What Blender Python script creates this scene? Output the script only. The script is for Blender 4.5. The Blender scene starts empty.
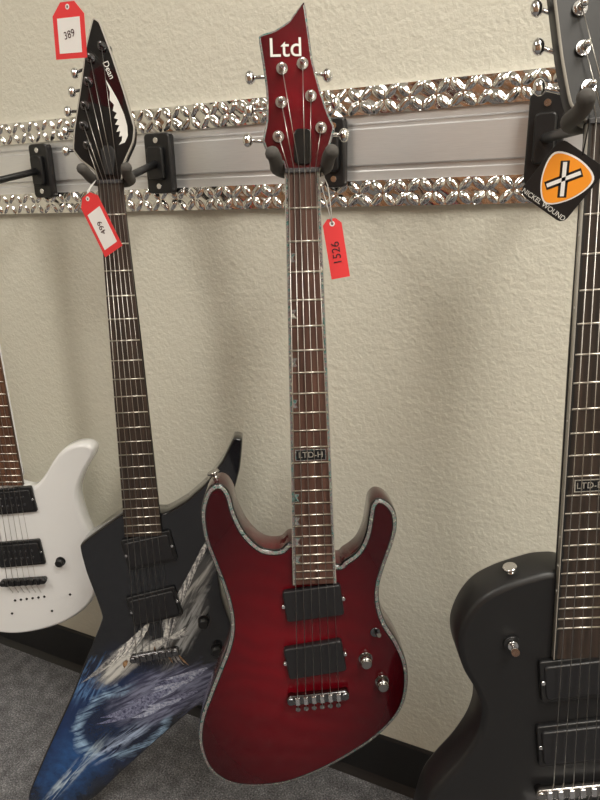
import bpy, math, random
import numpy as np
from mathutils import Vector, Matrix
random.seed(4)
scn=bpy.context.scene
scn.view_settings.view_transform='Standard'
COL=bpy.context.collection
# ---------------------------------------------------------------- materials
class NT:
    def __init__(s,name):
        s.m=bpy.data.materials.new(name);s.m.use_nodes=True;s.t=s.m.node_tree;s.b=s.t.nodes['Principled BSDF']
    def n(s,typ,**k):
        x=s.t.nodes.new(typ)
        for a,v in k.items(): setattr(x,a,v)
        return x
    def l(s,a,b): s.t.links.new(a,b)
    def val(s,sock,v):
        if hasattr(v,'default_value') or hasattr(v,'is_linked'): s.l(v,sock)
        else: sock.default_value=v
    def math(s,op,a,b=0.0,c=None,clamp=False):
        x=s.n('ShaderNodeMath',operation=op);x.use_clamp=clamp
        s.val(x.inputs[0],a);s.val(x.inputs[1],b)
        if c is not None: s.val(x.inputs[2],c)
        return x.outputs[0]
    def mix(s,f,a,b):
        x=s.n('ShaderNodeMix',data_type='RGBA')
        s.val(x.inputs[0],f)
        s.val(x.inputs[6],a if not isinstance(a,tuple) else (*a,1)[:4]);s.val(x.inputs[7],b if not isinstance(b,tuple) else (*b,1)[:4])
        return x.outputs[2]
    def obj(s): return s.n('ShaderNodeTexCoord').outputs['Object']
    def noise(s,scale,detail=3,vec=None,rough=.5,dist=0):
        x=s.n('ShaderNodeTexNoise');x.inputs['Scale'].default_value=scale;x.inputs['Detail'].default_value=detail
        x.inputs['Roughness'].default_value=rough;x.inputs['Distortion'].default_value=dist
        s.l(vec if vec is not None else s.obj(),x.inputs['Vector']);return x.outputs['Fac']
    def mapping(s,vec,loc=(0,0,0),rot=(0,0,0),scale=(1,1,1)):
        x=s.n('ShaderNodeMapping');s.l(vec,x.inputs[0]);x.inputs[1].default_value=loc;x.inputs[2].default_value=rot;x.inputs[3].default_value=scale
        return x.outputs[0]
    def ramp(s,f,stops):
        x=s.n('ShaderNodeValToRGB');e=x.color_ramp.elements
        while len(e)<len(stops): e.new(.5)
        for i,(p,c) in enumerate(stops): e[i].position=p;e[i].color=(*c,1)
        s.l(f,x.inputs[0]);return x.outputs[0]
    def bump(s,h,strength,dist=.001):
        x=s.n('ShaderNodeBump');x.inputs['Strength'].default_value=strength;x.inputs['Distance'].default_value=dist
        s.l(h,x.inputs['Height']);s.l(x.outputs[0],s.b.inputs['Normal'])
def pm(name,col,rough=.5,metal=0,coat=0,emit=None):
    q=NT(name);q.b.inputs['Base Color'].default_value=(*col,1);q.b.inputs['Roughness'].default_value=rough
    q.b.inputs['Metallic'].default_value=metal;q.b.inputs['Coat Weight'].default_value=coat;q.b.inputs['Coat Roughness'].default_value=.04
    if emit: q.b.inputs['Emission Color'].default_value=(*col,1);q.b.inputs['Emission Strength'].default_value=emit
    nz=q.noise(60,2);r=q.math('MULTIPLY_ADD',nz,.06,max(rough-.03,.01));q.l(r,q.b.inputs['Roughness'])
    return q.m
q=NT('wall_paint');o=q.obj()
n1=q.noise(150,3,o,.55,.3);n2=q.noise(55,2,o);n3=q.noise(2.5,2,o)
q.l(q.mix(n3,(.655,.635,.55),(.715,.695,.60)),q.b.inputs['Base Color']);q.b.inputs['Roughness'].default_value=.55
h=q.math('ADD',q.math('MULTIPLY',n1,.6),q.math('MULTIPLY',n2,.5));q.bump(h,.75,.0031);M_wall=q.m
q=NT('ceiling_tile');n1=q.noise(80,3);q.l(q.mix(n1,(.7,.7,.68),(.8,.8,.78)),q.b.inputs['Base Color']);q.b.inputs['Roughness'].default_value=.9;M_ceil=q.m
q=NT('reflected_mottle_wall');o=q.obj();n1=q.noise(2.2,2,o,.5,.6)
q.l(q.ramp(n1,[(.32,(.02,.015,.012)),(.42,(.26,.10,.035)),(.5,(.45,.22,.09)),(.57,(.08,.05,.035)),(.68,(.55,.52,.47))]),q.b.inputs['Base Color']);M_reflwall=q.m  # unseen front wall: blotchy colours made up for the diamond plate to reflect
q=NT('carpet');o=q.obj();n1=q.noise(350,3,o);n2=q.noise(40,3,o)
q.l(q.ramp(q.math('ADD',q.math('MULTIPLY',n1,.7),q.math('MULTIPLY',n2,.3)),[(.35,(.05,.05,.055)),(.52,(.15,.15,.16)),(.68,(.36,.36,.38))]),q.b.inputs['Base Color'])
q.b.inputs['Roughness'].default_value=.95;q.bump(n1,.8,.004);M_carpet=q.m
M_base=pm('vinyl_base',(.012,.012,.013),.45)
q=NT('diamond_plate');q.b.inputs['Metallic'].default_value=1;q.b.inputs['Base Color'].default_value=(.88,.87,.86,1)
q.l(q.math('MULTIPLY_ADD',q.noise(40,3),.10,.08),q.b.inputs['Roughness']);M_dia=q.m
q=NT('brushed_aluminium');q.b.inputs['Metallic'].default_value=.6
n1=q.noise(60,3,q.mapping(q.obj(),scale=(1,1,30)));q.l(q.mix(n1,(.68,.68,.69),(.82,.82,.82)),q.b.inputs['Base Color']);q.b.inputs['Roughness'].default_value=.34;M_alu=q.m
M_black=pm('black_plastic',(.012,.012,.013),.35)
M_pick=pm('pickup_black',(.014,.014,.016),.36)
M_gloss=pm('gloss_black',(.005,.005,.006),.14,coat=.6)
M_satin=pm('satin_black',(.010,.010,.011),.42)
M_chrome=pm('chrome',(.78,.78,.79),.13,1)
M_dchrome=pm('black_nickel',(.20,.20,.21),.2,1)
M_nickel=pm('smoked_nickel',(.40,.39,.38),.2,1)
M_fret=pm('fret_nickel',(.66,.62,.55),.3,1)
M_string=pm('string_steel',(.50,.48,.45),.32,1)
M_white=pm('gloss_white',(.84,.85,.86),.2,coat=.6)
M_bone=pm('white_inlay',(.75,.75,.72),.35)
M_bind=pm('cream_binding',(.36,.34,.30),.4)
M_nut=pm('nut_dark',(.05,.05,.055),.4)
M_foam=pm('foam_grey',(.085,.080,.075),.9)
M_redtag=pm('tag_red',(.78,.04,.045),.6)
M_paper=pm('tag_paper',(.85,.83,.82),.7)
M_ink=pm('ink',(.05,.01,.015),.7)
M_orange=pm('tag_orange',(.95,.33,.02),.5)
M_string_white=pm('thread_white',(.8,.8,.78),.8)
def wood(name,a,b):
    q=NT(name);o=q.mapping(q.obj(),scale=(60,4,30));n1=q.noise(3,5,o,.6)
    q.l(q.ramp(n1,[(.3,a),(.7,b)]),q.b.inputs['Base Color']);q.b.inputs['Roughness'].default_value=.5;return q.m
M_rose=wood('rosewood',(.032,.014,.010),(.13,.062,.045))
M_dark=wood('dark_rosewood',(.014,.010,.008),(.055,.035,.026))
M_brown=wood('brown_rosewood',(.05,.022,.014),(.17,.08,.045))
q=NT('abalone')
n1=q.noise(95,5,None,.75,2.0)
c=q.ramp(n1,[(.36,(.02,.015,.015)),(.43,(.10,.26,.24)),(.49,(.34,.22,.22)),(.54,(.05,.06,.09)),(.60,(.30,.36,.28)),(.68,(.70,.62,.58))])
q.l(c,q.b.inputs['Base Color']);q.b.inputs['Roughness'].default_value=.2;q.b.inputs['Coat Weight'].default_value=.4;M_aba=q.m
def redfin(name,hd):
    q=NT(name);o=q.obj()
    w=q.n('ShaderNodeTexWave');w.bands_direction='Y';w.inputs['Scale'].default_value=11;w.inputs['Distortion'].default_value=7;w.inputs['Detail'].default_value=3;w.inputs['Detail Scale'].default_value=1.0
    q.l(q.mapping(o,rot=(0,0,.25)),w.inputs['Vector'])
    s=q.n('ShaderNodeSeparateXYZ');q.l(o,s.inputs[0])
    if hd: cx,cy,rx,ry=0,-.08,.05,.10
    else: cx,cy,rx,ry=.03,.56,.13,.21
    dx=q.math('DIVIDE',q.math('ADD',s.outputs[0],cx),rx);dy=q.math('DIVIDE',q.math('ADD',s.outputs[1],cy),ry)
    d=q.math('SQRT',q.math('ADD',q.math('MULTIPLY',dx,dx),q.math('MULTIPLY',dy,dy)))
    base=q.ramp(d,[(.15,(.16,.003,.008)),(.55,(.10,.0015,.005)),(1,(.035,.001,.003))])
    fl=q.mix(q.math('MULTIPLY',w.outputs['Fac'],.22),base,(.04,.001,.003))
    q.l(fl,q.b.inputs['Base Color']);q.b.inputs['Roughness'].default_value=.25;q.b.inputs['Specular IOR Level'].default_value=.1
    q.b.inputs['Coat Weight'].default_value=.75;q.b.inputs['Coat Roughness'].default_value=.03;return q.m
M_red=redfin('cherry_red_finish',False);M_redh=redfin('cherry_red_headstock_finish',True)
def artfin():
    q=NT('airbrushed_artwork');o=q.obj();s=q.n('ShaderNodeSeparateXYZ');q.l(o,s.inputs[0]);X,Y=s.outputs[0],s.outputs[1]
    nA=q.noise(26,4,o,.6,1.0);nB=q.noise(90,4,o,.65)
    def ell(cx,cy,rx,ry,rot,soft=.35,warp=.9):
        c,sn=math.cos(math.radians(rot)),math.sin(math.radians(rot))
        x=q.math('ADD',X,-cx*.001);y=q.math('ADD',Y,-cy*.001)
        a=q.math('DIVIDE',q.math('ADD',q.math('MULTIPLY',x,c),q.math('MULTIPLY',y,sn)),rx*.001)
        b=q.math('DIVIDE',q.math('SUBTRACT',q.math('MULTIPLY',y,c),q.math('MULTIPLY',x,sn)),ry*.001)
        d=q.math('SQRT',q.math('ADD',q.math('MULTIPLY',a,a),q.math('MULTIPLY',b,b)))
        d=q.math('ADD',d,q.math('MULTIPLY',q.math('SUBTRACT',nA,.5),warp))
        m=q.n('ShaderNodeMapRange');m.interpolation_type='SMOOTHSTEP';q.l(d,m.inputs[0]);m.inputs[1].default_value=1+soft;m.inputs[2].default_value=1-soft
        return m.outputs[0],d
    def streak(rot,sc=26,lo=.42,hi=.62):
        v=q.mapping(o,rot=(0,0,math.radians(-rot)));v=q.mapping(v,scale=(.12,1,1));nn=q.noise(sc*7,4,v,.6,.6)
        m=q.n('ShaderNodeMapRange');q.l(nn,m.inputs[0]);m.inputs[1].default_value=lo;m.inputs[2].default_value=hi;return m.outputs[0]
    col=q.mix(nB,(.006,.006,.008),(.014,.016,.02))
    def lay(col,m,c,st=None,k=1.0):
        f=m if st is None else q.math('MULTIPLY',m,st,clamp=True)
        if k!=1: f=q.math('MULTIPLY',f,k,clamp=True)
        return q.mix(f,col,c)
    m,_=ell(-105,-810,115,75,40,.6);col=lay(col,m,(.008,.026,.10))
    m,_=ell(-140,-880,95,40,50,.6);col=lay(col,m,(.02,.09,.28),nB,1.4)
    m,_=ell(-105,-735,40,22,60,.6);col=lay(col,m,(.12,.26,.52),streak(60))
    m,d=ell(-62,-815,78,55,30,.3,.5)
    ring=q.math('SUBTRACT',1.0,q.math('MULTIPLY',q.math('ABSOLUTE',q.math('SUBTRACT',d,1.0)),5.5),clamp=True)
    col=lay(col,m,(.006,.010,.03),None,.8);col=lay(col,ring,(.38,.58,.82),streak(20,20,.42,.6),.95)
    m,_=ell(-150,-905,75,9,48,.5,.9);col=lay(col,m,(.55,.68,.78),streak(48))
    m,_=ell(-70,-850,70,12,35,.5,1.1);col=lay(col,m,(.40,.50,.70),streak(35))
    m,_=ell(12,-765,85,42,22,.35);col=lay(col,m,(.05,.052,.10));col=lay(col,m,(.22,.24,.36),streak(25))
    m,_=ell(-52,-705,50,18,42,.35);col=lay(col,m,(.16,.16,.16));col=lay(col,m,(.6,.6,.58),streak(42))
    m,_=ell(48,-655,70,18,62,.4);col=lay(col,m,(.05,.05,.05));col=lay(col,m,(.35,.36,.36),streak(58,22,.45,.6))
    m,_=ell(70,-578,50,14,58,.4);col=lay(col,m,(.07,.07,.07));col=lay(col,m,(.40,.40,.38),streak(55,22,.42,.58))
    q.l(col,q.b.inputs['Base Color']);q.b.inputs['Roughness'].default_value=.18;q.b.inputs['Coat Weight'].default_value=.8;q.b.inputs['Coat Roughness'].default_value=.04
    return q.m
M_art=artfin()
def paint(name,a,b):
    q=NT(name);n1=q.noise(220,4,None,.7,.5);q.l(q.ramp(n1,[(.38,a),(.6,b)]),q.b.inputs['Base Color']);q.b.inputs['Roughness'].default_value=.2;q.b.inputs['Coat Weight'].default_value=.6;return q.m
P_w=paint('art_feather_white',(.30,.30,.30),(.80,.79,.75));P_g=paint('art_feather_grey',(.08,.08,.085),(.36,.36,.36));P_d=paint('art_feather_dark',(.012,.012,.014),(.09,.09,.10))
P_p=paint('art_robe_violet',(.05,.052,.11),(.26,.28,.42));P_l=paint('art_robe_light',(.16,.18,.30),(.50,.54,.68));P_br=paint('art_beak_brown',(.12,.06,.03),(.40,.25,.13))
# ---------------------------------------------------------------- mesh builder (mm units for instruments)
class MB:
    def __init__(s,unit=.001): s.v=[];s.f=[];s.mi=[];s.sm=[];s.mats=[];s.u=unit
    def mat(s,m):
        if m not in s.mats: s.mats.append(m)
        return s.mats.index(m)
    def face(s,idx,m,smooth=False): s.f.append(idx);s.mi.append(s.mat(m));s.sm.append(smooth)
    def ext(s,pts,layers,mats,capmat,T=None,bot=True):
        P=[Vector((p[0],p[1])) for p in pts]
        A=sum(P[i].x*P[(i+1)%len(P)].y-P[(i+1)%len(P)].x*P[i].y for i in range(len(P)))
        if A<0: P.reverse()
        n=len(P);N=[]
        for i in range(n):
            e1=(P[i]-P[i-1]).normalized();e2=(P[(i+1)%n]-P[i]).normalized()
            n1=Vector((-e1.y,e1.x));n2=Vector((-e2.y,e2.x));b=(n1+n2)
            b=b.normalized() if b.length>1e-4 else n1
            N.append(b/max(.6,b.dot(n1)))
        base=len(s.v)
        for ins,z in layers:
            for i in range(n):
                q=P[i]+N[i]*ins;w=Vector((q.x,q.y,z))
                s.v.append(T@w if T else w)
        for k in range(len(layers)-1):
            m=mats[k] if isinstance(mats,(list,tuple)) else mats
            for i in range(n):
                j=(i+1)%n;a=base+k*n;s.face((a+i,a+j,a+n+j,a+n+i),m,True)
        t=base+(len(layers)-1)*n;s.face(tuple(range(t,t+n)),capmat,False)
        if bot: s.face(tuple(reversed(range(base,base+n))),mats[0] if isinstance(mats,(list,tuple)) else mats,False)
    def leaf(s,x,y,ang,ln,w,z,m,bend=0):
        a=math.radians(ang);L_=[];R_=[];n=8
        for i in range(n+1):
            t=i/n;aa=a+bend*t;cx=x+ln*t*math.cos(a+bend*t*.5);cy=y+ln*t*math.sin(a+bend*t*.5)
            ww=w*.5*(math.sin(math.pi*min(1,t*.92+.08))**.7)*(1 if t<.6 else 1-(t-.6)*1.6) 
            ww=max(ww,.15);L_.append((cx-math.sin(aa)*ww,cy+math.cos(aa)*ww));R_.append((cx+math.sin(aa)*ww,cy-math.cos(aa)*ww))
        b=len(s.v)
        for p in R_+L_[::-1]: s.v.append(Vector((p[0],p[1],z)))
        s.face(tuple(range(b,b+2*(n+1))),m)
    def rbox(s,cx,cy,hw,hh,z0,z1,m,rot=0,r=3,bev=1.2,T=None):
        pts=[]
        c,sn=math.cos(math.radians(rot)),math.sin(math.radians(rot))
        for sx,sy,a0 in ((1,1,0),(-1,1,90),(-1,-1,180),(1,-1,270)):
            for k in range(5):
                a=math.radians(a0+k*22.5);x=sx*(hw-r)+r*math.cos(a);y=sy*(hh-r)+r*math.sin(a)
                pts.append((cx+x*c-y*sn,cy+x*sn+y*c))
        s.ext(pts,[(0,z0),(0,z1-bev),(bev*.3,z1-bev*.3),(bev,z1)],m,m,T)
    def cyl(s,p0,p1,r0,m,r1=None,n=12,T=None,smooth=True):
        p0,p1=Vector(p0),Vector(p1);r1=r0 if r1 is None else r1
        d=(p1-p0).normalized();a=d.orthogonal().normalized();b=d.cross(a);base=len(s.v)
        for p,r in ((p0,r0),(p1,r1)):
            for i in range(n):
                t=2*math.pi*i/n;w=p+a*math.cos(t)*r+b*math.sin(t)*r;s.v.append(T@w if T else w)
        for i in range(n):
            j=(i+1)%n;s.face((base+i,base+j,base+n+j,base+n+i),m,smooth)
        s.face(tuple(reversed(range(base,base+n))),m);s.face(tuple(range(base+n,base+2*n)),m)
    def tube(s,pts,r,m,n=8,T=None):
        pts=[Vector(p) for p in pts];rings=[]
        up=None
        for i,p in enumerate(pts):
            d=(pts[min(i+1,len(pts)-1)]-pts[max(i-1,0)]).normalized()
            a=(d.orthogonal() if up is None else (up-d*up.dot(d))).normalized();up=a;b=d.cross(a);st=len(s.v)
            for k in range(n):
                t=2*math.pi*k/n;w=p+a*math.cos(t)*r+b*math.sin(t)*r;s.v.append(T@w if T else w)
            rings.append(st)
        for x,y in zip(rings,rings[1:]):
            for k in range(n):
                j=(k+1)%n;s.face((x+k,x+j,y+j,y+k),m,True)
        s.face(tuple(reversed(range(rings[0],rings[0]+n))),m);s.face(tuple(range(rings[-1],rings[-1]+n)),m)
    def ball(s,c,r,m,T=None,n=12,k=8):
        c=Vector(c);r=Vector(r) if not isinstance(r,(int,float)) else Vector((r,r,r));base=len(s.v)
        for i in range(k+1):
            ph=math.pi*i/k
            for j in range(n):
                t=2*math.pi*j/n;w=c+Vector((r.x*math.sin(ph)*math.cos(t),r.y*math.sin(ph)*math.sin(t),r.z*math.cos(ph)));s.v.append(T@w if T else w)
        for i in range(k):
            for j in range(n):
                jj=(j+1)%n;s.face((base+i*n+j,base+(i+1)*n+j,base+(i+1)*n+jj,base+i*n+jj),m,True)
    def make(s,name,parent=None):
        me=bpy.data.meshes.new(name);me.from_pydata([tuple(v*s.u) for v in s.v],[],s.f)
        for m in s.mats: me.materials.append(m)
        me.polygons.foreach_set('material_index',s.mi);me.polygons.foreach_set('use_smooth',s.sm);me.update()
        o=bpy.data.objects.new(name,me);COL.objects.link(o)
        if parent: o.parent=parent
        return o
def spline(pts,k=7):
    P=[Vector(p) for p in pts];n=len(P);out=[]
    for i in range(n):
        a,b,c,d=P[i-1],P[i],P[(i+1)%n],P[(i+2)%n]
        for j in range(k):
            t=j/k;out.append(.5*((2*b)+(c-a)*t+(2*a-5*b+4*c-d)*t*t+(3*b-a-3*c+d)*t**3))
    return [(p.x,p.y) for p in out]
def chaikin(pts,it=2,r=.12):
    P=[Vector(p) for p in pts]
    for _ in range(it):
        Q=[]
        for i in range(len(P)):
            a,b=P[i],P[(i+1)%len(P)];Q+=[a.lerp(b,r),a.lerp(b,1-r)]
        P=Q;r=.25
    return [(p.x,p.y) for p in P]
def empty(name,M=None,parent=None):
    e=bpy.data.objects.new(name,None);COL.objects.link(e);e.empty_display_size=.05
    if M is not None: e.matrix_world=M
    if parent: e.parent=parent
    return e
def text(name,body,size,mat,M,parent=None,ext=.0002,align='CENTER'):
    c=bpy.data.curves.new(name,'FONT');c.body=body;c.size=size;c.extrude=ext;c.align_x=align;c.align_y='CENTER';c.materials.append(mat)
    o=bpy.data.objects.new(name,c);COL.objects.link(o)
    if parent: o.parent=parent
    o.matrix_local=M;return o
# ---------------------------------------------------------------- room
def box(name,a,b,m):
    s=MB(1);s.v=[Vector((x,y,z)) for x in(a[0],b[0]) for y in(a[1],b[1]) for z in(a[2],b[2])]
    for f in((0,1,3,2),(4,6,7,5),(0,4,5,1),(2,3,7,6),(0,2,6,4),(1,5,7,3)): s.face(f,m)
    return s.make(name)
box('wall_back',(-2.6,0,0),(2.6,.1,2.6),M_wall)
box('wall_left',(-2.7,-3.4,0),(-2.6,.1,2.6),M_wall)
box('wall_right',(2.6,-3.4,0),(2.7,.1,2.6),M_wall)
box('wall_front',(-2.6,-3.5,0),(2.6,-3.4,2.6),M_reflwall)
box('floor',(-2.7,-3.5,-.1),(2.7,.1,0),M_carpet)
box('ceiling',(-2.7,-3.5,2.6),(2.7,.1,2.7),M_ceil)
bb=MB(1)
prof=[(0,0),(-.012,0),(-.007,.008),(-.004,.014),(-.004,.098),(-.002,.103),(0,.103)]
for x in(-2.6,2.6):
    for y,z in prof: bb.v.append(Vector((x,y,z)))
n=len(prof)
for i in range(n-1): bb.face((i,i+1,n+i+1,n+i),M_base)
bb.make('baseboard_back')
rail=empty('diamond_plate_rail')
def strip(name,z0,z1):
    x0,x1=-1.7,.8;nx=int((x1-x0)/.0011);nz=int((z1-z0)/.0011)
    xs=np.linspace(x0,x1,nx);zs=np.linspace(z0,z1,nz);X,Z=np.meshgrid(xs,zs)
    p=(z1-z0)/2;i=np.floor(X/p);j=np.floor((Z-z0)/p+1e-6);u=X-(i+.5)*p;v=Z-z0-(j+.5)*p
    par=((i+j)%2)*2-1;a=(u+par*v)/math.sqrt(2);b=(u-par*v)/math.sqrt(2)
    e=(a/.0092)**2+(b/.0046)**2;hgt=.0030*np.clip(1-e,0,1)**.8
    hgt=hgt+.0010*np.sin(X*61+np.sin(Z*120)*1.5)*np.sin(Z*150+X*23)+.0005*np.sin(X*210+Z*260)
    Yv=-.009-hgt
    V=np.stack([X,Yv,Z],-1).reshape(-1,3)
    idx=np.arange(nx*nz).reshape(nz,nx)
    Fq=np.stack([idx[:-1,:-1],idx[:-1,1:],idx[1:,1:],idx[1:,:-1]],-1).reshape(-1,4)
    verts=V.tolist();faces=Fq.tolist()
    b0=len(verts)
    for x,y,z in((x0,0,z0),(x1,0,z0),(x0,-.0088,z0),(x1,-.0088,z0),(x0,0,z1),(x1,0,z1),(x0,-.0088,z1),(x1,-.0088,z1)): verts.append([x,y,z])
    faces+=[[b0,b0+1,b0+3,b0+2],[b0+4,b0+6,b0+7,b0+5]]
    me=bpy.data.meshes.new(name);me.from_pydata(verts,[],faces);me.materials.append(M_dia)
    me.polygons.foreach_set('use_smooth',[True]*len(faces));me.update()
    o=bpy.data.objects.new(name,me);COL.objects.link(o);o.parent=rail
strip('upper_strip',1.092,1.1246);strip('lower_strip',.98,1.0126)
pn=MB(1)
prof=[(0,1.0126),(-.005,1.0126),(-.005,1.024),(-.002,1.0255),(-.002,1.031),(-.006,1.0325),(-.006,1.075),(-.003,1.077),(-.003,1.081),(-.006,1.083),(-.006,1.092),(0,1.092)]
for x in(-1.7,.8):
    for y,z in prof: pn.v.append(Vector((x,y,z)))
n=len(prof)
for i in range(n-1): pn.face((i,i+1,n+i+1,n+i),M_alu)
pn.make('center_panel',rail)
# ---------------------------------------------------------------- guitar construction
def gframe(N,B,tw):
    N,B=Vector(N),Vector(B);Y=(N-B).normalized();Z=Vector((0,-1,0));Z=(Z-Y*Z.dot(Y)).normalized();X=Y.cross(Z)
    c,s=math.cos(math.radians(tw)),math.sin(math.radians(tw));X,Z=X*c-Z*s,Z*c+X*s
    M=Matrix((X,Y,Z)).transposed().to_4x4();M.translation=N;return M
HT=Matrix.Rotation(math.radians(-8),4,'X')
def neck(g,L,wn,we,fbend,heel,fbmat,backmat,nfr,edge=None,out=None):
    b=MB();out=out or M_bind
    b.ext([(-wn,0),(wn,0),(we,fbend),(-we,fbend)],[(0,-4.5),(0,1.2),(.6,1.8)],[fbmat,fbmat],fbmat)
    if edge:
        for sx in(-1,1):
            b.ext([(sx*wn,0),(sx*(wn-2.2),0),(sx*(we-2.6),fbend),(sx*we,fbend)],[(0,-4.6),(0,2.0)],[edge],edge)
            b.ext([(sx*(wn+.7),0),(sx*wn,0),(sx*we,fbend),(sx*(we+.7),fbend)],[(0,-4.6),(0,1.9)],[out],out)
    b.make('fretboard',g)
    fr=MB()
    for k in range(1,nfr+1):
        y=-L*(1-2**(-k/12))
        if y<fbend+2: break
        t=y/fbend;w=wn+(we-wn)*t-(1.0 if edge else .2)
        fr.cyl((-w,y,1.7),(w,y,1.7),1.05,M_fret,n=8)
    fr.make('frets',g)
    nu=MB();nu.rbox(0,1.5,wn+.5,2.2,-4,4,M_nut,r=1,bev=.6);nu.make('nut',g)
    nk=MB();secs=[]
    for y,w,d in((14,wn+4,8),(4,wn+1,13),(-12,wn,17),(-L*.3,wn+(we-wn)*.5,19),(heel,wn+(we-wn)*.9,21),(heel-25,we,28)):
        st=len(nk.v)
        for i in range(13):
            a=math.pi*i/12;nk.v.append(Vector((w*math.cos(a),y,-4.4-d*math.sin(a)**.85 if 0<i<12 else -4.4)))
        secs.append(st)
    for a,c in zip(secs,secs[1:]):
        for i in range(12): nk.face((a+i,c+i,c+i+1,a+i+1),backmat,True)
        nk.face((a+12,c+12,c,a),backmat)
    nk.face(tuple(range(secs[0],secs[0]+13)),backmat);nk.face(tuple(reversed(range(secs[-1],secs[-1]+13))),backmat)
    nk.make('neck',g)
def strings(g,L,wn,wb,posts,after=22,zb=9):
    s=MB()
    for i in range(6):
        t=i/5;r=.52-.24*t;x0=-wn+2*wn*t;x1=-wb+2*wb*t
        s.cyl((x0,2,4.2),(x1,-L,zb),r,M_string,n=6)
        s.cyl((x1,-L,zb),(x1,-L-after,-3),r,M_string,n=6)
        p=HT@Vector((posts[i][0],posts[i][1],4))
        s.cyl((x0,2,4.2),p,r*.9,M_string,n=6)
    s.make('strings',g)
def tuners(g,posts,btns,m=M_chrome,th=14,bm=None):
    t=MB();bm=bm or m
    for (x,y),(bx,by) in zip(posts,btns):
        t.cyl((x,y,-1),(x,y,1.6),5.6,m,n=16,T=HT);t.cyl((x,y,1.6),(x,y,3),4.6,m,n=6,T=HT,smooth=False)
        t.cyl((x,y,3),(x,y,9),3,m,2.6,n=12,T=HT);t.ball((x,y,9),2.9,m,T=HT)
        t.rbox(x,y,8,8,-th-7,-th-.5,m,r=3,T=HT)
        z=-th-4;d=Vector((bx-x,by-y)).normalized();b2=Vector((bx,by))
        t.cyl((x,y,z),(bx-d.x*4,by-d.y*4,z),1.9,m,T=HT)
        t.ball((bx,by,z),(5.2,7.0,4.2),bm,T=HT,n=14,k=10)
    t.make('tuning_machines',g)
def pickup(b,cx,cy,hw,hh,z1,m,rot=0,ring=None,poles=False):
    if ring: b.rbox(cx,cy,hw+4,hh+5,-5,1,ring,rot,r=3);
    b.rbox(cx,cy,hw,hh,-5,z1,m,rot,r=3.5,bev=1.5)
    c,sn=math.cos(math.radians(rot)),math.sin(math.radians(rot))
    if poles:
        for k in range(6):
            for off in(-7,7):
                x=-25+10*k;b.cyl((cx+x*c-off*sn,cy+x*sn+off*c,z1-.5),(cx+x*c-off*sn,cy+x*sn+off*c,z1+.7),2.2,M_dchrome,n=10)
    for sx in(-1,1):
        x=sx*(hw+1.5);b.cyl((cx+x*c,cy+x*sn,-5),(cx+x*c,cy+x*sn,1.8),2,M_chrome,n=10)
def knob(b,x,y,m=M_chrome,r=8.5,h=15,z=-4):
    b.cyl((x,y,z),(x,y,z+1),r+1.2,m,n=20);b.cyl((x,y,z+1),(x,y,z+h-1.2),r,m,r*.93,n=20);b.cyl((x,y,z+h-1.2),(x,y,z+h),r*.93,m,r*.75,n=20)
def tom(b,y,hw,m,rot=3,z=-4,zt=8,sm=None):
    c,sn=math.cos(math.radians(rot)),math.sin(math.radians(rot));sm=sm or m
    b.rbox(0,y,hw,6.5,z+4,zt-1,m,rot,r=6,bev=1.5)
    for sx in(-1,1):
        x=sx*(hw-5);b.cyl((x*c,y+x*sn,z),(x*c,y+x*sn,zt+1.2),4.3,m,n=16)
    for k in range(6):
        x=-(hw-13)+(hw-13)*2*k/5;b.rbox(x*c,y+x*sn,2.8,5.4,zt-2,zt+1.5,sm,rot,r=1,bev=.9)
def head(g,outline,facemat,edge=None,th=14,sidemat=None):
    h=MB();sm=sidemat or facemat
    if edge: h.ext(outline,[(1,-th-1),(0,-th),(0,-2.2),(.4,-1.2),(2.0,-1)],[sm,sm,edge,edge],facemat,T=HT)
    else: h.ext(outline,[(1,-th-1),(0,-th),(0,-2.4),(.5,-1.4),(1.5,-1)],[sm,sm,facemat,facemat],facemat,T=HT)
    h.make('headstock',g)
def strap(b,p,d,m=M_chrome):
    p=Vector(p);d=Vector(d).normalized();b.cyl(p,p+d*8,3.5,m);b.cyl(p+d*8,p+d*11,3.5,m,7.5,n=16);b.cyl(p+d*11,p+d*13,7.5,m,6.5,n=16)

# ---- red superstrat style guitar
M1=gframe((-.2708,-.24,1.0136),(-.2505,-.265,.4101),26)
g=empty('electric_guitar',M1)
RB=[(-22,-402),(-39,-410),(-59,-407),(-77,-387),(-87,-362),(-91,-342),(-97,-330),(-106,-326),(-117,-333),(-125,-352),(-127,-373),(-124,-398),(-116,-427),(-108,-456),(-103,-482),(-102,-509),(-108,-536),(-120,-566),(-134,-600),(-147,-635),(-152,-668),(-148,-698),(-137,-721),(-115,-738),(-84,-744),(-45,-741),(-7,-727),(34,-704),(73,-675),(101,-641),(111,-607),(110,-571),(99,-539),(84,-511),(77,-486),(77,-461),(84,-434),(92,-410),(97,-387),(95,-368),(86,-355),(75,-351),(67,-358),(64,-374),(60,-396),(51,-415),(36,-427),(24,-431)]
b=MB()
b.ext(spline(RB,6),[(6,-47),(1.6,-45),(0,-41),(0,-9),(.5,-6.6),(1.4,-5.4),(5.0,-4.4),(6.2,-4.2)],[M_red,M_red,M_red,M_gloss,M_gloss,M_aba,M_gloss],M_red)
b.make('body',g)
neck(g,604.4,16.5,24.5,-452,-395,M_rose,M_red,24,edge=M_aba)
RH=[(-16.5,0),(-18,10),(-33,19),(-38,31),(-33,50),(-32,78),(-35,106),(-38,129),(-22,133),(-8,141),(8,160),(11,134),(14,104),(21,76),(28,54),(34,41),(24,12),(17.5,0)]
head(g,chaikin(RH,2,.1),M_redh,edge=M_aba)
posts=[(-22,34),(-18,66),(-16,97),(4,101),(11,71),(20,41)]
btn=[(-53,37),(-50,66),(-48,97),(29,97),(36,70),(44,39)]
tuners(g,posts,btn)
strings(g,604.4,13,25,posts)
hw=MB()
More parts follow.
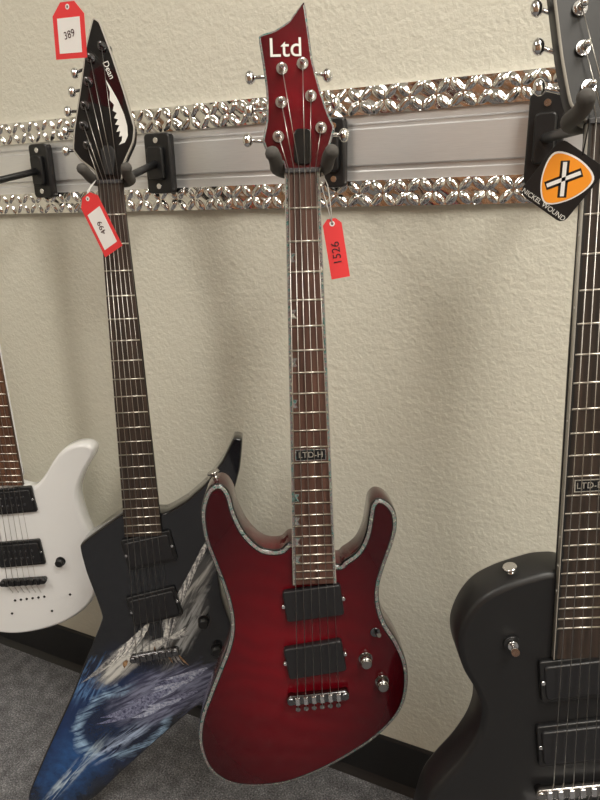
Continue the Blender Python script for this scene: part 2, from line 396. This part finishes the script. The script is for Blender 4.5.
pickup(hw,-2,-477,34,20,3,M_pick,6);pickup(hw,-2,-553,35,21,4,M_pick,8)
tom(hw,-604,38,M_dchrome,4,sm=M_chrome)
for k in range(6): hw.cyl((-25+10*k,-627+k*.8,-5),(-25+10*k,-627+k*.8,-2.8),3.0,M_nickel)
knob(hw,59,-558,M_nickel,7.2,13);knob(hw,79,-591,M_nickel,7.2,13)
hw.cyl((71,-522,-4.5),(71,-522,-2.5),6,M_dchrome);hw.cyl((71,-522,-2.5),(74,-518,9),1.8,M_dchrome,2.6)
strap(hw,(-108,-330,-24),(-.35,1,0),M_nickel)
hw.make('hardware',g)
c=MB();c.rbox(1.5,24,8.5,17,-1.5,1.0,M_gloss,rot=-2,r=5,bev=.8,T=HT);c.make('truss_rod_cover',g)
text('headstock_lettering','Ltd',.025,M_bone,HT@Matrix.Translation((-.012,.116,-.0006)),g)
il=MB()
for i,fr in enumerate((3,5,7,9,15,17,19,21)):
    y=-604.4*(1-2**(-(fr-.5)/12));w=16.5+8*(-y/452)
    il.ext([(-w+3,y+4),(-w+9,y+4),(-w+6,y-1),(-w+9,y-5),(-w+3,y-5)],[(0,1.0),(0,1.95)],[M_aba],M_aba)
y=-604.4*(1-2**(-11.5/12))
il.ext([(-17,y+6.5),(17,y+6.5),(17,y-6.5),(-17,y-6.5)],[(0,1.2),(0,1.95)],[M_aba],M_aba)
il.ext([(-16,y+5.5),(16,y+5.5),(16,y-5.5),(-16,y-5.5)],[(0,1.2),(0,2.05)],[M_gloss],M_gloss)
il.make('inlays',g)
text('inlay_lettering','LTD-H',.0095,M_bind,Matrix.Translation((0,y*.001,.0021)),g,ext=.0001)

# ---- black star shaped guitar with artwork
M2=gframe((-.5736,-.17,1.0153),(-.5518,-.205,.324),28)
g=empty('electric_guitar',M2)
DB=[(32,-461),(64,-443),(94,-418),(121,-383),(139,-348),(152,-351),(146,-396),(132,-442),(115,-488),(103,-536),(108,-604),(131,-692),(165,-786),(196,-885),(150,-862),(100,-812),(60,-790),(4,-840),(-74,-911),(-128,-966),(-236,-960),(-189,-863),(-138,-764),(-102,-686),(-74,-627),(-81,-592),(-91,-550),(-97,-504),(-62,-479),(-24,-453)]
b=MB()
b.ext(chaikin(DB,3,.10),[(3,-40),(0,-37),(0,-8),(.8,-5.5),(2.5,-4.2)],[M_gloss,M_gloss,M_gloss,M_gloss],M_art)
b.make('body',g)
# painted feathers and drapery of the artwork (thin paint layers on the face)
a=MB();zz=[-4.16]
def lf(x,y,an,ln,w,m,bend=0):
    zz[0]+=.006;a.leaf(x,y,an,ln,w,zz[0],m,bend)
rnd=random.Random(7)
for k in range(17):      # drapery
    t=k/16;lf(78-118*t,-722-70*t+rnd.uniform(-5,5),212+rnd.uniform(-12,12),62+rnd.uniform(-10,14),10+rnd.uniform(-2,4),rnd.choice((P_p,P_p,P_l)),-.4)
for k in range(9):
    t=k/8;lf(60-70*t,-765-30*t,205+rnd.uniform(-10,10),40,7,rnd.choice((P_p,P_l)),-.5)
for k in range(20):      # far wing, long primaries
    t=k/19;lf(99-72*t,-500-130*t,232+18*t,58+22*math.sin(t*3.1),7.5,(P_g,P_d,P_g,P_w)[k%4],.3)
for k in range(20):      # coverts
    t=k/19;lf(97-78*t,-498-135*t,238+16*t,24+8*math.sin(t*3.1),5.5,(P_w,P_g)[k%2],.35)
for k in range(14):      # near wing
    t=k/13;lf(-8-52*t,-640-48*t,246-16*t,62+16*t,7.5,(P_w,P_g,P_w)[k%3],-.35)
for k in range(12):
    t=k/11;lf(-6-50*t,-638-46*t,250-14*t,26,5.5,(P_w,P_w,P_g)[k%3],-.3)
lf(20,-668,206,62,20,P_g,.15);lf(16,-670,206,52,13,P_w,.15)   # bird body and head
lf(-26,-690,212,26,14,P_w,.2);lf(-44,-702,222,15,7,P_br,.9)
for k in range(6): lf(22,-668,20+rnd.uniform(-8,8)+k*7-20,34,5,(P_g,P_w)[k%2],.2)
for k in range(7): lf(0+k*6,-680-k*3,262+k*6,24,3.5,P_br if k%3==0 else P_g,.3)
a.make('artwork',g)
neck(g,692,15.5,27,-492,-455,M_dark,M_gloss,24)
DH=[(-9,202),(0,197),(13,156),(25,113),(36,68),(33,50),(18,22),(15.5,0),(-15.5,0),(-19,15),(-36,29),(-45,42),(-42,66),(-31,114),(-20,168)]
head(g,chaikin(DH,2,.1),M_gloss,edge=M_bind)
posts=[(-25,47),(-28,71),(-25,95),(-19,124),(-14,152),(1,166)]
btn=[(-58,46),(-57,71),(-52,95),(-45,119),(-40,142),(-31,168)]
tuners(g,posts,btn,M_dchrome,bm=M_chrome)
strings(g,690,12,26,posts)
wg=MB();wg.ext([(2,128),(9,116),(17,100),(23,84),(26,70),(26,58),(22,50),(14,47),(18,52),(19,58),(15,57),(17,64),(12,63),(16,71),(11,72),(15,78),(10,80),(14,86),(9,89),(11,96),(6,102),(7,112)],[(0,-1.2),(0,-.7)],[M_bone],M_bone,T=HT)
wg.ext([(-6,10),(6,10),(9,40),(4,46),(-4,46),(-9,40)],[(0,-1.5),(0,.6),(1,1)],[M_black,M_black],M_black,T=HT);wg.make('headstock_emblem',g)
text('headstock_lettering','Dean',.0105,M_bone,HT@Matrix.Translation((.007,.138,-.0006))@Matrix.Rotation(-1.2,4,'Z'),g)
hw=MB()
pickup(hw,6,-516,33,20,3,M_pick,10,ring=M_black);pickup(hw,6,-609,34,20,4,M_pick,12,ring=M_black)
tom(hw,-690,38,M_dchrome,8);knob(hw,78,-640,M_black,8,13);knob(hw,95,-690,M_black,8,13)
hw.make('hardware',g)

# ---- white guitar at the left
M3=gframe((-.8704,-.1633,1.0159),(-.872,-.1633,.3427),24)
g=empty('electric_guitar',M3)
WB=[(35,-484),(58,-487),(82,-464),(101,-437),(120,-418),(146,-408),(167,-411),(171,-427),(149,-462),(134,-500),(138,-548),(151,-597),(153,-648),(143,-699),(113,-738),(61,-769),(-7,-786),(-60,-782),(-110,-764),(-140,-725),(-150,-680),(-145,-620),(-128,-560),(-118,-500),(-130,-450),(-150,-405),(-148,-372),(-128,-364),(-98,-390),(-60,-440),(-15,-462)]
WB=[(x-18,y) for x,y in WB]
b=MB();b.ext(spline(WB,6),[(6,-36),(1.6,-34),(0,-31),(0,-10),(1.2,-7.5),(3.5,-5),(6,-4)],M_white,M_white);b.make('body',g)
neck(g,673,17,27,-480,-440,M_brown,M_white,22)
WH=[(-17,0),(-20,12),(-34,26),(-38,80),(-30,140),(-10,165),(10,165),(30,140),(38,80),(34,26),(20,12),(17,0)]
head(g,chaikin(WH,2,.15),M_white)
posts=[(-20,40),(-21,76),(-18,112),(18,112),(21,76),(20,40)];btn=[(-54,40),(-56,76),(-50,112),(50,112),(56,76),(54,40)]
tuners(g,posts,btn,M_dchrome);strings(g,673,13,26,posts)
hw=MB();pickup(hw,0,-510,38,19,3,M_pick,5,ring=M_black,poles=True);pickup(hw,0,-613,38,20,4,M_pick,5,ring=M_black,poles=True)
tom(hw,-668,42,M_black,4);knob(hw,70,-631,M_black,7.5,11)
for k in range(6): hw.cyl((-25+11*k,-712+k*1.5,-5),(-25+11*k,-712+k*1.5,-3),2.2,M_black)
for x,y in((-35,-740),(40,-735),(78,-700)): hw.cyl((x,y,-5),(x,y,-3),2.2,M_black)
hw.make('hardware',g)

# ---- black single cutaway guitar at the right
M4=gframe((.0004,-.25,1.039),(.0382,-.265,.4155),24)
g=empty('electric_guitar',M4)
LB=[(-29,-393),(-53,-398),(-74,-405),(-94,-416),(-108,-433),(-117,-455),(-118,-475),(-112,-499),(-101,-522),(-94,-547),(-99,-577),(-115,-607),(-135,-633),(-151,-660),(-161,-703),(-158,-750),(-141,-790),(-100,-818),(-40,-828),(30,-825),(95,-805),(140,-768),(158,-720),(152,-670),(130,-630),(106,-600),(97,-570),(101,-535),(118,-500),(130,-470),(128,-445),(112,-433),(90,-442),(65,-462),(42,-470),(26,-455),(10,-428),(-5,-398)]
b=MB();b.ext(spline(LB,6),[(6,-50),(1.6,-48),(0,-44),(0,-10),(1,-7.5),(3,-5.6),(6,-4.4)],M_satin,M_satin);b.make('body',g)
neck(g,624.9,18.5,27,-484,-400,M_dark,M_satin,22,edge=M_black)
LH=[(-18.5,0),(-32,15),(-38,49),(-43,93),(-47,135),(-20,150),(0,143),(20,150),(47,135),(43,93),(38,49),(32,15),(18.5,0)]
head(g,chaikin(LH,2,.12),M_satin,edge=M_bind)
posts=[(-18,27),(-22,56),(-24,85),(24,85),(22,56),(18,27)];btn=[(-49,36),(-49,67),(-50,96),(50,96),(49,67),(49,36)]
tuners(g,posts,btn);strings(g,624.9,14,25,posts,after=45)
hw=MB();pickup(hw,0,-508,35,19,3,M_pick,5,ring=M_black);pickup(hw,0,-585,35,20,4,M_pick,5,ring=M_black)
tom(hw,-640,41,M_nickel,4,sm=M_chrome);hw.rbox(0,-672,50,7,-1,8,M_chrome,r=6,bev=3)
for sx in(-1,1): hw.cyl((sx*43,-672,-5),(sx*43,-672,9),7,M_chrome,n=18)
knob(hw,85,-690,M_black,9,14);knob(hw,110,-740,M_black,9,14)
hw.cyl((-67,-467,-5),(-67,-467,-1),8,M_black,n=20);hw.cyl((-67,-467,-1),(-67,-467,2),5,M_chrome);hw.cyl((-67,-467,2),(-69,-464,15),1.8,M_chrome,4)
strap(hw,(-62,-406,-22),(-.25,1,.1))
hw.make('hardware',g)
il=MB()
for fr in(3,5,7,9,15,17,19):
    y=-624.9*(1-2**(-(fr-.5)/12));w=18.5+8.5*(-y/484);il.cyl((-w-1.1,y,-1.5),(-w+.3,y,-1.5),1.1,M_bone,n=8)
y=-624.9*(1-2**(-11.5/12));il.ext([(-16,y+6),(16,y+6),(16,y-6),(-16,y-6)],[(0,1.2),(0,1.95)],[M_bind],M_bind)
il.ext([(-15,y+5),(15,y+5),(15,y-5),(-15,y-5)],[(0,1.2),(0,2.05)],[M_gloss],M_gloss);il.make('inlays',g)
text('inlay_lettering','LTD-EC',.0085,M_bind,Matrix.Translation((0,y*.001,.0021)),g,ext=.0001)

# ---------------------------------------------------------------- hangers
def hanger(M,px0,px1,pz0,pz1,wn,yk=6):
    h=empty('guitar_hanger')
    cx,cz=(px0+px1)/2,(pz0+pz1)/2
    p=MB(1)
    T=Matrix(((1,0,0,cx),(0,0,-1,0),(0,1,0,cz),(0,0,0,1)))
    p.rbox(0,0,(px1-px0)/2,(pz1-pz0)/2,.0135,.026,M_black,r=.006,bev=.002,T=T)
    p.rbox(0,0,(px1-px0)/2*.6,(pz1-pz0)/2*.55,.026,.034,M_black,r=.005,bev=.002,T=T)
    for s in(-1,1): p.cyl((cx,-.026,cz+s*(pz1-pz0)*.38),(cx,-.028,cz+s*(pz1-pz0)*.38),.004,M_chrome)
    p.make('plate',h)
    end=M@Vector((0,(yk-2)*.001,-.036))
    a=MB(1);st=Vector((cx,-.03,cz))
    a.tube([st,st.lerp(end,.33),st.lerp(end,.66),end],.0052,M_black,n=12);a.make('arm',h)
    y=MB(1);w=wn+8.5
    pts=[(-w-3,yk+9,22),(-w-1,yk+6,16),(-w,yk+2,4),(-w,yk,-12),(-w+3,yk-1,-24),(-w+10,yk-2,-33),(0,yk-2,-37),(w-10,yk-2,-33),(w-3,yk-1,-24),(w,yk,-12),(w,yk+2,4),(w+1,yk+6,16),(w+3,yk+9,22)]
    P=[Vector(q)*.001 for q in pts]
    out=[]
    for i in range(len(P)-1):
        A=P[max(i-1,0)];B=P[i];Cc=P[i+1];D=P[min(i+2,len(P)-1)]
        for k in range(4):
            t=k/4;out.append(.5*((2*B)+(Cc-A)*t+(2*A-5*B+4*Cc-D)*t*t+(3*B-A-3*Cc+D)*t**3))
    out.append(P[-1])
    y.tube(out,.0066,M_foam,n=14,T=M);y.ball(P[0],.007,M_foam,T=M);y.ball(P[-1],.007,M_foam,T=M);y.make('yoke',h)
hanger(M1,-.337,-.309,1.005,1.09,16.5)
hanger(M2,-.627,-.582,1.005,1.089,15.5)
hanger(M3,-.862,-.823,1.005,1.088,17)
hanger(M4,-.086,-.047,1.0,1.098,18.5)
# ---------------------------------------------------------------- tags
def tag(corners,m,hole,inner=None,strap_to=None,txt=None,tsize=.01,trot=0):
    c=[Vector(p) for p in corners];ctr=sum(c,Vector())/4
    X=((c[1]-c[0])+(c[2]-c[3])).normalized();Yd=((c[0]-c[3])+(c[1]-c[2]));Yd=(Yd-X*Yd.dot(X)).normalized();Z=X.cross(Yd)
    w=((c[1]-c[0]).length+(c[2]-c[3]).length)/4;h=((c[0]-c[3]).length+(c[1]-c[2]).length)/4
    M=Matrix((X,Yd,Z)).transposed().to_4x4();M.translation=ctr
    e=empty('price_tag',M)
    t=MB(1);k=.28*w*2
    pts=[(-w,-h),(w,-h),(w,h-k),(w-k,h),(-w+k,h),(-w,h-k)]
    t.ext(pts,[(0,-.0003),(0,.0003)],[m],m)
    if inner:
        t.ext([(-w*.72,-h*.8),(w*.72,-h*.8),(w*.72,h*.45),(-w*.72,h*.45)],[(0,.0003),(0,.0005)],[inner],inner)
    t.cyl((0,h-.005,-.0005),(0,h-.005,.0006),.0028,M_paper);t.cyl((0,h-.005,-.0006),(0,h-.005,.0008),.0013,M_ink)
    t.make('card',e)
    if txt: text('handwriting',txt,tsize,M_ink,Matrix.Translation((0,-h*.15,.0007))@Matrix.Rotation(trot,4,'Z'),e,ext=.0001)
    if strap_to is not None:
        s=MB(1);Mi=M.inverted();q=Mi@Vector(strap_to);a=Vector((0,h-.005,0.0008))
        for off in(-.002,.002):
            s.tube([a,a.lerp(q,.35)+Vector((off,.003,.001)),a.lerp(q,.7)+Vector((off*1.5,.002,0)),q],.0005,M_string_white,n=6)
        s.make('thread',e)
tag([(-.587,-.22,1.206),(-.543,-.22,1.203),(-.542,-.22,1.147),(-.590,-.22,1.149)],M_redtag,0,M_paper,M2@HT@Vector((-.02,.165,-.005)),'389',.011,.2)
tag([(-.596,-.215,.990),(-.568,-.215,.999),(-.517,-.215,.949),(-.546,-.215,.929)],M_redtag,0,M_paper,M2@Vector((-.018,.004,-.002)),'499',.011,1.5)
tag([(-.256,-.222,.968),(-.239,-.213,.970),(-.232,-.213,.911),(-.249,-.222,.907)],M_redtag,0,None,M1@Vector((.02,.0,-.008)),'1526',.012,1.57)
T=Matrix.Translation((-.031,-.262,.996))@Matrix.Rotation(math.radians(90),4,'X')@Matrix.Rotation(math.radians(-35),4,'Z')
e=empty('string_pack_tag',T);t=MB()
t.rbox(0,0,22,25,-.4,.4,M_black,r=6,bev=.2)
sh=spline([(-19,14),(0,20),(19,14),(15,-6),(0,-20),(-15,-6)],6)
t.ext(sh,[(0,.4),(0,.6)],[M_paper],M_paper);t.ext([(x*.93,y*.93) for x,y in sh],[(0,.6),(0,.8)],[M_orange],M_orange)
for an in(35,-35):
    c_,s_=math.cos(math.radians(90+an)),math.sin(math.radians(90+an))
    def st(w,z0,z1,m,l): t.ext([(-c_*l-s_*w,-s_*l+c_*w+2),(c_*l-s_*w,s_*l+c_*w+2),(c_*l+s_*w,s_*l-c_*w+2),(-c_*l+s_*w,-s_*l-c_*w+2)],[(0,z0),(0,z1)],[m],m)
    st(3.4,.8,.9,M_black,14);st(1.5,.9,1.0,M_paper,13)
t.make('card',e)
text('lettering','NICKEL WOUND',.0054,M_bone,Matrix.Translation((0,-.0213,.0006)),e,ext=.0001)
s=MB(1);q=T.inverted()@(M4@HT@Vector((-.018,.027,.003)))
s.tube([(0,.023,.0005),Vector((0,.023,.0005)).lerp(q,.5)+Vector((.003,0,.002)),q],.0006,M_black,n=6);s.make('loop',e)
# ---------------------------------------------------------------- lights
PANEL=pm('light_panel',(1,.96,.88),.5,emit=4)
def troffer(x,y,e):
    box('ceiling_light',(x-.3,y-.6,2.585),(x+.3,y+.6,2.599),PANEL)
    l=bpy.data.lights.new('ceiling_lamp','AREA');l.shape='RECTANGLE';l.size=.58;l.size_y=1.18;l.energy=e;l.color=(1,.94,.84)
    o=bpy.data.objects.new('ceiling_lamp',l);o.location=(x,y,2.57);COL.objects.link(o)
troffer(.75,-1.0,38);troffer(-1.1,-1.9,19);troffer(2.15,-2.6,30)
w=bpy.data.worlds.new('World');scn.world=w;w.use_nodes=True;w.node_tree.nodes['Background'].inputs[0].default_value=(.5,.5,.52,1);w.node_tree.nodes['Background'].inputs[1].default_value=.3
# ---------------------------------------------------------------- camera
R=Vector((.9069,.4208,-.0201)).normalized();F=Vector((-.4075,.8640,-.2960));F=(F-R*F.dot(R)).normalized();D=F.cross(R);C=Vector((0,-.83,.98))
cam=bpy.data.cameras.new('Camera');co=bpy.data.objects.new('Camera',cam);COL.objects.link(co)
co.matrix_world=Matrix(((R.x,-D.x,-F.x,C.x),(R.y,-D.y,-F.y,C.y),(R.z,-D.z,-F.z,C.z),(0,0,0,1)))
cam.lens=27.9;cam.sensor_width=36;cam.clip_start=.01;scn.camera=co
